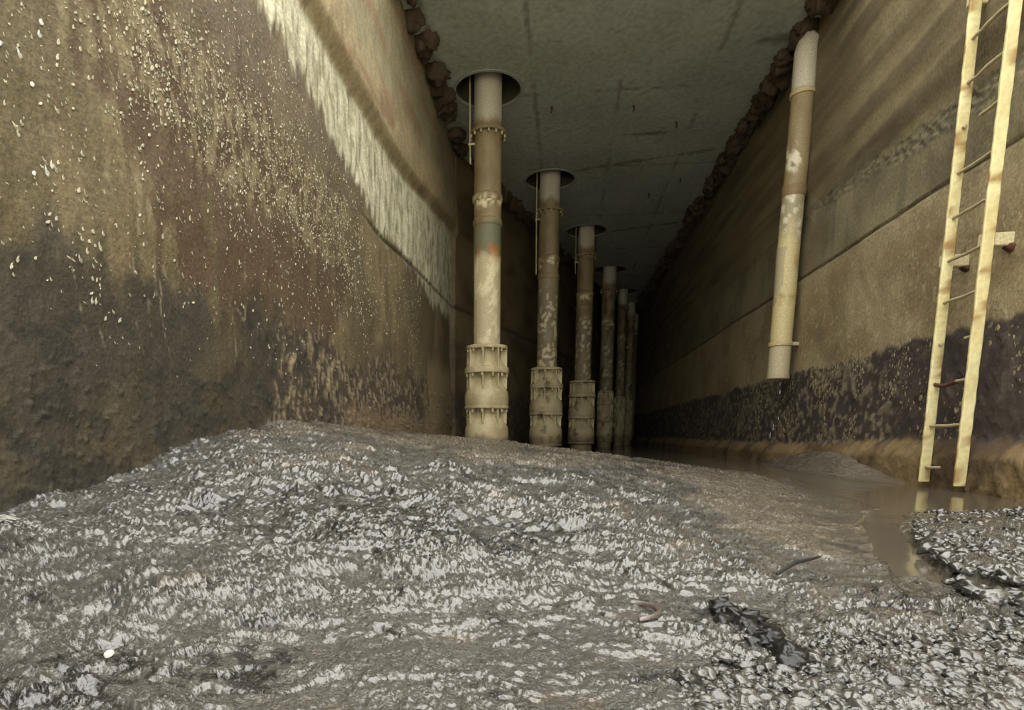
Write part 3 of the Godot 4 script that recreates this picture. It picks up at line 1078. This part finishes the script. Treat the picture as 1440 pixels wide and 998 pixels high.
func build_mud() -> void:
	for s in [[553, 650, 583, 658, .018], [604, 652, 645, 660, .02], [645, 660, 688, 678, .03], [670, 643, 698, 653, .02], [557, 672, 593, 683, .018], [618, 685, 648, 695, .016], [685, 693, 727, 701, .014], [769, 704, 803, 711, .012], [740, 722, 811, 731, .014], [719, 739, 754, 764, .016], [832, 754, 876, 762, .012], [643, 758, 683, 771, .014], [916, 812, 945, 823, .01], [480, 689, 555, 693, .016], [163, 660, 251, 650, .012], [310, 953, 381, 948, .016], [142, 831, 193, 844, .012], [343, 798, 381, 794, .012], [406, 827, 444, 823, .014], [1195, 852, 1228, 882, .008], [1253, 890, 1295, 869, .008], [70, 955, 130, 972, .016], [985, 745, 1010, 775, .01], [360, 870, 400, 862, .01], [900, 700, 930, 706, .01], [980, 690, 1000, 697, .01], [780, 668, 820, 674, .012], [850, 690, 880, 694, .01], [1000, 640, 1010, 645, .005], [240, 930, 290, 915, .01], [520, 880, 560, 890, .01], [700, 905, 735, 895, .01]]:
		cracks.append([mud_hit(s[0], s[1]), mud_hit(s[2], s[3]), s[4]])
	for s in [[540, 725, 0.40], [460, 700, 0.25], [1035, 865, 0.07], [1065, 890, 0.08], [1095, 915, 0.07], [620, 760, 0.2], [100, 960, 0.12], [340, 945, 0.1], [680, 770, 0.16], [1300, 850, 0.16], [1200, 930, 0.16], [1380, 930, 0.14], [300, 710, 0.12], [400, 740, 0.15], [760, 745, 0.15]]:
		var q := mud_hit(s[0], s[1])
		blobs.append([q.x, q.y, s[2]])
	var zs := []
	var z := 0.42
	while z < 12.6:
		zs.append(z)
		z += 0.0056 * maxf(z, 0.9)
	var nu := 860
	var nv: int = zs.size()
	var p := PackedVector3Array()
	p.resize(nu * nv)
	var col := PackedColorArray()
	col.resize(nu * nv)
	var grey := c(84, 82, 76)
	var warm_sheen := c(126, 117, 101)  # smooth silt, its colour lightened for the sky reflected at grazing angles
	var black := c(26, 25, 24)
	var pale := c(118, 115, 108)
	for j in nv:
		var zv: float = zs[j]
		var row := mud_row(zv)
		var x0 := (left_x(zv) if zv < LEND else far_x(zv)) - 0.06
		var x1 := right_x(zv) + 0.08
		var near_cracks := []
		for q in cracks:
			if zv > minf(q[0].y, q[1].y) - 0.1 and zv < maxf(q[0].y, q[1].y) + 0.1:
				near_cracks.append(q)
		var near_blobs := []
		for q in blobs:
			if absf(zv - q[1]) < q[2] * 1.6:
				near_blobs.append(q)
		# columns crowd where the view looks
		var ua := maxf(x0, -0.92 * zv - 0.15)
		var ub := minf(x1, 1.02 * zv + 0.15)
		for i in nu:
			var x: float
			if i < 30:
				x = lerpf(x0, ua, i / 30.0)
			elif i >= nu - 30:
				x = lerpf(ub, x1, (i - nu + 30) / 29.0)
			else:
				x = lerpf(ua, ub, (i - 30.0) / (nu - 60.0))
			var h := mud_base(x, zv, row)
			var k := coarse(x, zv)
			var w := nb.get_noise_2d(x * 160.0, zv * 160.0)
			var v := nb.get_noise_2d(x * 430.0 + 200.0, zv * 520.0)
			var f := nr.get_noise_2d(x * 1400.0 + w * 30.0, zv * 1500.0)
			var g := nc.get_noise_2d(x * 2500.0 + v * 90.0, zv * 3500.0 + w * 60.0)
			var e2 := nr.get_noise_2d(x * 3000.0 + g * 40.0 + v * 120.0, zv * 4500.0 + f * 40.0 + w * 120.0)
			var rough := clampf(0.9 + w * 0.9 + v * 0.7, 0.55, 1.35)
			var far_amp := clampf(zv / 2.2, 1.0, 1.6)
			var d := 0.035 * w * (0.3 + 0.7 * k) + 0.018 * v * (0.25 + k)
			d += (0.004 * f + 0.0072 * (g + 0.5) + 0.0085 * e2) * rough * (0.42 + 0.58 * k) * far_amp
			# folds and tears between the slumped lobes
			var tear := absf(nb.get_noise_2d(x * 210.0 + 400.0, zv * 380.0 + w * 40.0))
			var gash := (1.0 - sm(0.012, 0.05, tear)) * sm(-0.12, 0.12, w + v * 0.5) * (0.25 + 0.75 * k)
			d += 0.009 * (sm(0.0, 0.2, tear) - 0.6) * (0.3 + 0.7 * k) - 0.014 * gash
			var seep := na.get_noise_2d(x * 1300.0 + 999.0, zv * 1500.0)
			var dark := sm(0.42, 0.55, v * 0.9 + seep * 0.35) * 0.8 * k
			dark = maxf(dark, gash * sm(-0.05, 0.1, seep))
			for q in near_cracks:
				var a: Vector2 = q[0]
				var b: Vector2 = q[1]
				var pt := Vector2(x, zv)
				var t := clampf((pt - a).dot(b - a) / (b - a).length_squared(), 0.0, 1.0)
				var e := pt - a.lerp(b, t)
				var dd := Vector2(e.x, e.y * 0.55).length() + v * 0.012 + f * 0.006
				var wid: float = q[2] * (0.55 + 0.45 * sin(t * PI))
				var cut := 1.0 - sm(wid * 0.5, wid * 1.2, dd)
				d -= 0.016 * cut
				dark = maxf(dark, cut)
			for q in near_blobs:
				var e := Vector2(x - q[0], (zv - q[1]) * 0.8).length() / float(q[2]) + w * 0.5 + v * 0.4
				dark = maxf(dark, (1.0 - sm(0.85, 1.15, e + absf(seep) * 0.5)) * sm(-0.12, 0.06, seep) * 0.95)
			if zv < 3.6 and x > 0.9:
				var cd := chan_dist(x, zv) + v * 0.05
				d *= sm(0.03, 0.14, cd)
				h = lerpf(-0.445, h, sm(0.02, 0.10, cd))
			# by the water the silt lies smooth
			var shore := sm(0.0, 0.05, h - WATER)
			d *= 0.25 + 0.75 * shore
			p[j * nu + i] = V(x, h + d, zv)
			var kk := grey.lerp(warm_sheen, sm(0.30, 0.55, 1.0 - k + w * 0.7 + seep * 0.1))
			kk = kk.lerp(pale, clampf(e2 * 0.5, 0.0, 0.5))
			kk = kk.lerp(c(106, 97, 82), 1.0 - sm(0.004, 0.009, h + d - WATER + seep * 0.004))
			col[j * nu + i] = kk.lerp(black, dark)
	var o := obj("sludge_mound", grid_mesh(p, nu, nv, col, Vector3.UP), M.sludge)
	o.set_meta("kind", "stuff")
	o.set_meta("label", "mound of wet grey sludge covering the floor up to the pumps")
	o.set_meta("category", "sludge")
	# the rest of the sludge, under and behind the photographer
	var bp := PackedVector3Array()
	var bc := PackedColorArray()
	for j in 60:
		var zv := lerpf(ZBACK, 0.425, j / 59.0)
		for i in 60:
			var x := lerpf(left_x(zv) - 0.06, right_x(zv) + 0.08, i / 59.0)
			bp.append(V(x, -0.42 + (0.03 * nb.get_noise_2d(x * 160.0, zv * 160.0) if j < 59 else 0.0), zv))
			bc.append(grey)
	var bk := obj("sludge_bed", grid_mesh(bp, 60, 60, bc, Vector3.UP), M.sludge)
	bk.set_meta("kind", "stuff")
	bk.set_meta("label", "flat bed of wet grey sludge running back to the pit mouth")
	bk.set_meta("category", "sludge")
	var wm := PlaneMesh.new()
	wm.size = Vector2(14.0, ZEND + 0.6)
	var wo := obj("water", wm, M.silt_water)
	wo.position = V(3.2, WATER, (ZEND + 0.6) / 2.0 + 0.3)
	wo.set_meta("kind", "structure")
	wo.set_meta("label", "shallow brown silty water lying along the tan wall")
	wo.set_meta("category", "water")

func build_clods() -> void:
	rng.seed = 404
	var kinds := []
	for k in 8:
		kinds.append(lump(0.5, 0.3, 0.42, 0.42, 1.15, k * 3.0 + 1.0, 7, 10))
	var tones := []
	for k in 4:
		var m: StandardMaterial3D = M.clod.duplicate()
		m.vertex_color_use_as_albedo = false
		m.albedo_color = [Color8(92, 90, 83), Color8(72, 70, 65), Color8(46, 45, 43), Color8(26, 26, 25)][k]
		tones.append(m)
	var xf := []
	var singles := 0
	var tries := 0
	while tries < 7600:
		tries += 1
		var px := rng.randf_range(960, 1470)
		var py := rng.randf_range(715, 1010)
		var bank := px > 1285 and py < 850 and py < 800 + (px - 1285) * 0.45
		var low := py > 850 + maxf(0.0, 1180.0 - px) * 0.35
		if not bank and not low:
			continue
		if low and not bank and rng.randf() > sm(0.0, 90.0, py - 850.0 - maxf(0.0, 1180.0 - px) * 0.35) * 0.75:
			continue
		var q := mud_hit(px, py)
		if chan_dist(q.x, q.y) < 0.07 or mud_at(q.x, q.y) < WATER + 0.004:
			continue
		var s := rng.randf_range(0.010, 0.022) if low else rng.randf_range(0.020, 0.038)
		if rng.randf() < 0.12:
			s *= 1.7
		var bas := Basis.from_euler(Vector3(rng.randf_range(-0.5, 0.5), rng.randf() * TAU, rng.randf_range(-0.5, 0.5))).scaled(Vector3(s, s * rng.randf_range(0.6, 1.1), s))
		var t := Transform3D(bas, V(q.x, mud_at(q.x, q.y) + s * 0.08, q.y))
		if singles < 220 and (s > 0.017 if low else s > 0.028):
			singles += 1
			var tone: int = [0, 1, 1, 2, 2, 3, 3][rng.randi() % 7]
			var o := obj("sludge_clod", kinds[rng.randi() % 8], tones[tone])
			o.transform = t
			var look: String = ["pale grey", "mid grey", "dark grey", "black"][tone]
			o.set_meta("label", look + (" wet clod of sludge on the crumbly bank across the water channel" if bank else " wet clod in the crumbly sludge patch this side of the channel"))
			o.set_meta("category", "clod")
			o.set_meta("group", look + (" clods on the bank by the water" if bank else " clods in the crumbly patch"))
		else:
			xf.append(t)
	# added black lumps that give a sludge step its dark face
	for i in 26:
		var f := i / 25.0
		var q := mud_hit(lerpf(1008.0, 1118.0, f) + rng.randf_range(-10, 10), lerpf(856.0, 935.0, f) + rng.randf_range(-12, 14))
		var s := rng.randf_range(0.03, 0.062)
		var o := obj("step_dark_lump", kinds[rng.randi() % 8], M.step_dark)
		o.transform = Transform3D(Basis.from_euler(Vector3(rng.randf_range(-0.5, 0.5), rng.randf() * TAU, rng.randf_range(-0.5, 0.5))).scaled(Vector3(s, s * 0.9, s)), V(q.x, mud_at(q.x, q.y) + s * 0.16, q.y))
		o.set_meta("label", "black lump added in a short row for the dark face of a sludge step")
		o.set_meta("category", "lump")
		o.set_meta("group", "added lumps for the dark step face")
	var tn := []
	for i in xf.size():
		var g := rng.randf_range(0.25, 1.0)
		tn.append(c(100, 97, 90) * Color(g, g, g))
	var m := scatter("sludge_crumbs", kinds[2], M.clod, xf, null, tn)
	m.set_meta("label", "small crumbs of wet sludge strewn between the larger clods")
	m.set_meta("category", "crumbs")

func on_mud(px: float, py: float, up := 0.0) -> Vector3:
	var q := mud_hit(px, py)
	return V(q.x, mud_at(q.x, q.y) + up, q.y)

func build_litter() -> void:
	# rim of a round lid sunk in the sludge
	var at := on_mud(884, 862, 0.0)
	var lid := thing("sunken_lid", "rim of a round lid half sunk in the grey sludge", "lid", at)
	var pts := []
	var rad := []
	for i in 25:
		var a := lerpf(-1.5, 1.3, i / 24.0)
		pts.append(Vector3(cos(a) * 0.062, 0.006 + 0.004 * cos(a), -sin(a) * 0.062))
		rad.append(0.006)
	obj("rim", tube(pts, rad, 8), M.lid, lid).position.y = -0.002
	obj("disc", lump(0.058, 0.005, 0.056, 0.3, 1.4, 4.0, 6, 18), M.lid, lid).position.y = -0.006
	# twig
	var a := on_mud(1092, 813, 0.012)
	var b := on_mud(1152, 792, 0.02)
	var tw := obj("twig", tube([a, a.lerp(b, 0.4) + Vector3(0, 0.012, 0), a.lerp(b, 0.75) + Vector3(0, 0.004, 0), b], [0.004, 0.006, 0.005, 0.003], 7), M.dark)
	tw.set_meta("label", "dark twig lying on smooth silt near the water channel")
	tw.set_meta("category", "twig")
	# shell
	var s := obj("shell", lathe([Vector2(0.008, 0.0), Vector2(0.0075, 0.004), Vector2(0.006, 0.0055), Vector2(0.0045, 0.003), Vector2(0.0, 0.001)], 14), M.barnacle)
	s.position = on_mud(155, 932, 0.012)
	s.rotation = Vector3(0.4, 0, 0.2)
	s.set_meta("label", "small white ring-shaped shell lying on the wet sludge")
	s.set_meta("category", "shell")
	# bristles
	var br := thing("frayed_rope", "white frayed rope fibres sticking out of the sludge at the wall", "rope", on_mud(14, 748, 0.0))
	for i in 9:
		var y := 736.0 + i * 2.6
		var p0 := on_mud(-14, y - 4.0, 0.012) - br.position
		var p1 := on_mud(30.0 + (i % 3) * 4.0, y + 3.0, 0.02) - br.position
		obj("fibre", tube([p0, (p0 + p1) / 2.0 + Vector3(0, 0.008, 0), p1], [0.0022, 0.0022, 0.0012], 5), M.barnacle, br)

# ----------------------------------------------------------------
func _ready() -> void:
	var cam := Camera3D.new()
	cam.name = "camera"
	add_child(cam)
	cam.position = Vector3(0, EYE, 0)
	cam.rotation.x = -PITCH
	cam.set_frustum(0.05 * 998.0 / FOCAL, Vector2(720.0 - PX, PY - 499.0) / FOCAL * 0.05, 0.05, 100.0)
	cam.current = true
	var env := Environment.new()
	env.background_mode = Environment.BG_SKY
	var sky := Sky.new()
	var sm_ := ProceduralSkyMaterial.new()
	sm_.sky_top_color = Color(0.96, 0.95, 0.93)
	sm_.sky_horizon_color = Color(0.93, 0.92, 0.90)
	sm_.ground_horizon_color = Color(0.45, 0.44, 0.40)
	sm_.ground_bottom_color = Color(0.35, 0.34, 0.31)
	sky.sky_material = sm_
	env.sky = sky
	env.background_energy_multiplier = 1.0
	env.tonemap_mode = Environment.TONE_MAPPER_LINEAR
	env.tonemap_exposure = 5.2
	env.sdfgi_enabled = true
	env.ssao_enabled = true
	env.ssil_enabled = true
	var we := WorldEnvironment.new()
	we.name = "environment"
	we.environment = env
	add_child(we)

	# hazy sun from beyond the roof: it strikes the added ground outside, whose bounce fills the shaded sump
	var sun := DirectionalLight3D.new()
	sun.name = "sun"
	sun.light_color = Color(1.0, 0.97, 0.91)
	sun.light_energy = 5.0
	sun.light_angular_distance = 2.0
	sun.shadow_enabled = true
	add_child(sun)
	sun.rotation = Vector3(deg_to_rad(-38.0), PI + 0.15, 0)

	na.noise_type = FastNoiseLite.TYPE_SIMPLEX_SMOOTH
	na.seed = 7
	na.fractal_octaves = 2
	nb.noise_type = FastNoiseLite.TYPE_SIMPLEX_SMOOTH
	nb.seed = 23
	nb.fractal_octaves = 4
	nc.noise_type = FastNoiseLite.TYPE_CELLULAR
	nc.seed = 31
	nc.cellular_return_type = FastNoiseLite.RETURN_DISTANCE
	nc.fractal_type = FastNoiseLite.FRACTAL_NONE
	nr.noise_type = FastNoiseLite.TYPE_SIMPLEX_SMOOTH
	nr.seed = 5
	nr.fractal_type = FastNoiseLite.FRACTAL_RIDGED
	nr.fractal_octaves = 2
	make_materials()
	for q in [["rough_core", c(120, 112, 92)], ["concrete_plain", c(126, 116, 92)], ["rim", c(172, 176, 162)], ["barnacle", c(222, 219, 206)], ["rib", c(206, 192, 148)], ["painted", c(226, 214, 168)], ["sleeve_shade", c(86, 76, 62)], ["bounce_apron", c(192, 190, 182)], ["muddy", c(96, 88, 79)]]:
		var m: StandardMaterial3D = M.cast.duplicate()
		m.resource_name = q[0]
		m.vertex_color_use_as_albedo = false
		m.albedo_color = (q[1] as Color).linear_to_srgb()
		M[q[0]] = m
	M.rough_core.roughness = 0.9
	M.step_dark = M.rough_core.duplicate()
	M.step_dark.roughness = 0.3
	M.step_dark.albedo_color = Color8(34, 33, 31)
	M.lid = M.clod.duplicate()
	M.lid.vertex_color_use_as_albedo = false
	M.lid.albedo_color = Color8(104, 92, 84)

	build_left()
	build_right()
	build_ends()
	build_ceiling()
	build_mud()
	build_pump(0, "brightest cream pump column with a greenish patch, closest to the barnacled wall", "pump columns in a row")
	build_pump(1, "pump column with white blotches, second along the row from the barnacled wall", "pump columns in a row")
	build_pump(2, "brown and grey pump column, third along the row from the barnacled wall", "pump columns in a row")
	build_pump(3, "dark rusty pump column, fourth along the row from the barnacled wall", "pump columns in a row")
	build_pump(4, "dim slender pump column, fifth along the row from the barnacled wall", "pump columns in a row")
	build_pump(5, "last pump column of the row, in the dark end of the sump", "pump columns in a row")
	build_drain()
	build_far_pipe()
	build_ladder()
	foam_run("foam_seal", "brown expanding foam bulging along the joint above the tan wall", "right", 6.75, ZEND, -1.0, 3)
	foam_run("foam_seal", "brown expanding foam bulging along the joint above the barnacled wall", "left", 6.75, LEND - 0.1, 1.0, 8)
	foam_run("foam_seal", "brown expanding foam in the joint above the wall behind the pumps", "far", LEND + 0.5, ZEND - 0.5, 1.0, 13)
	build_clods()
	build_litter()
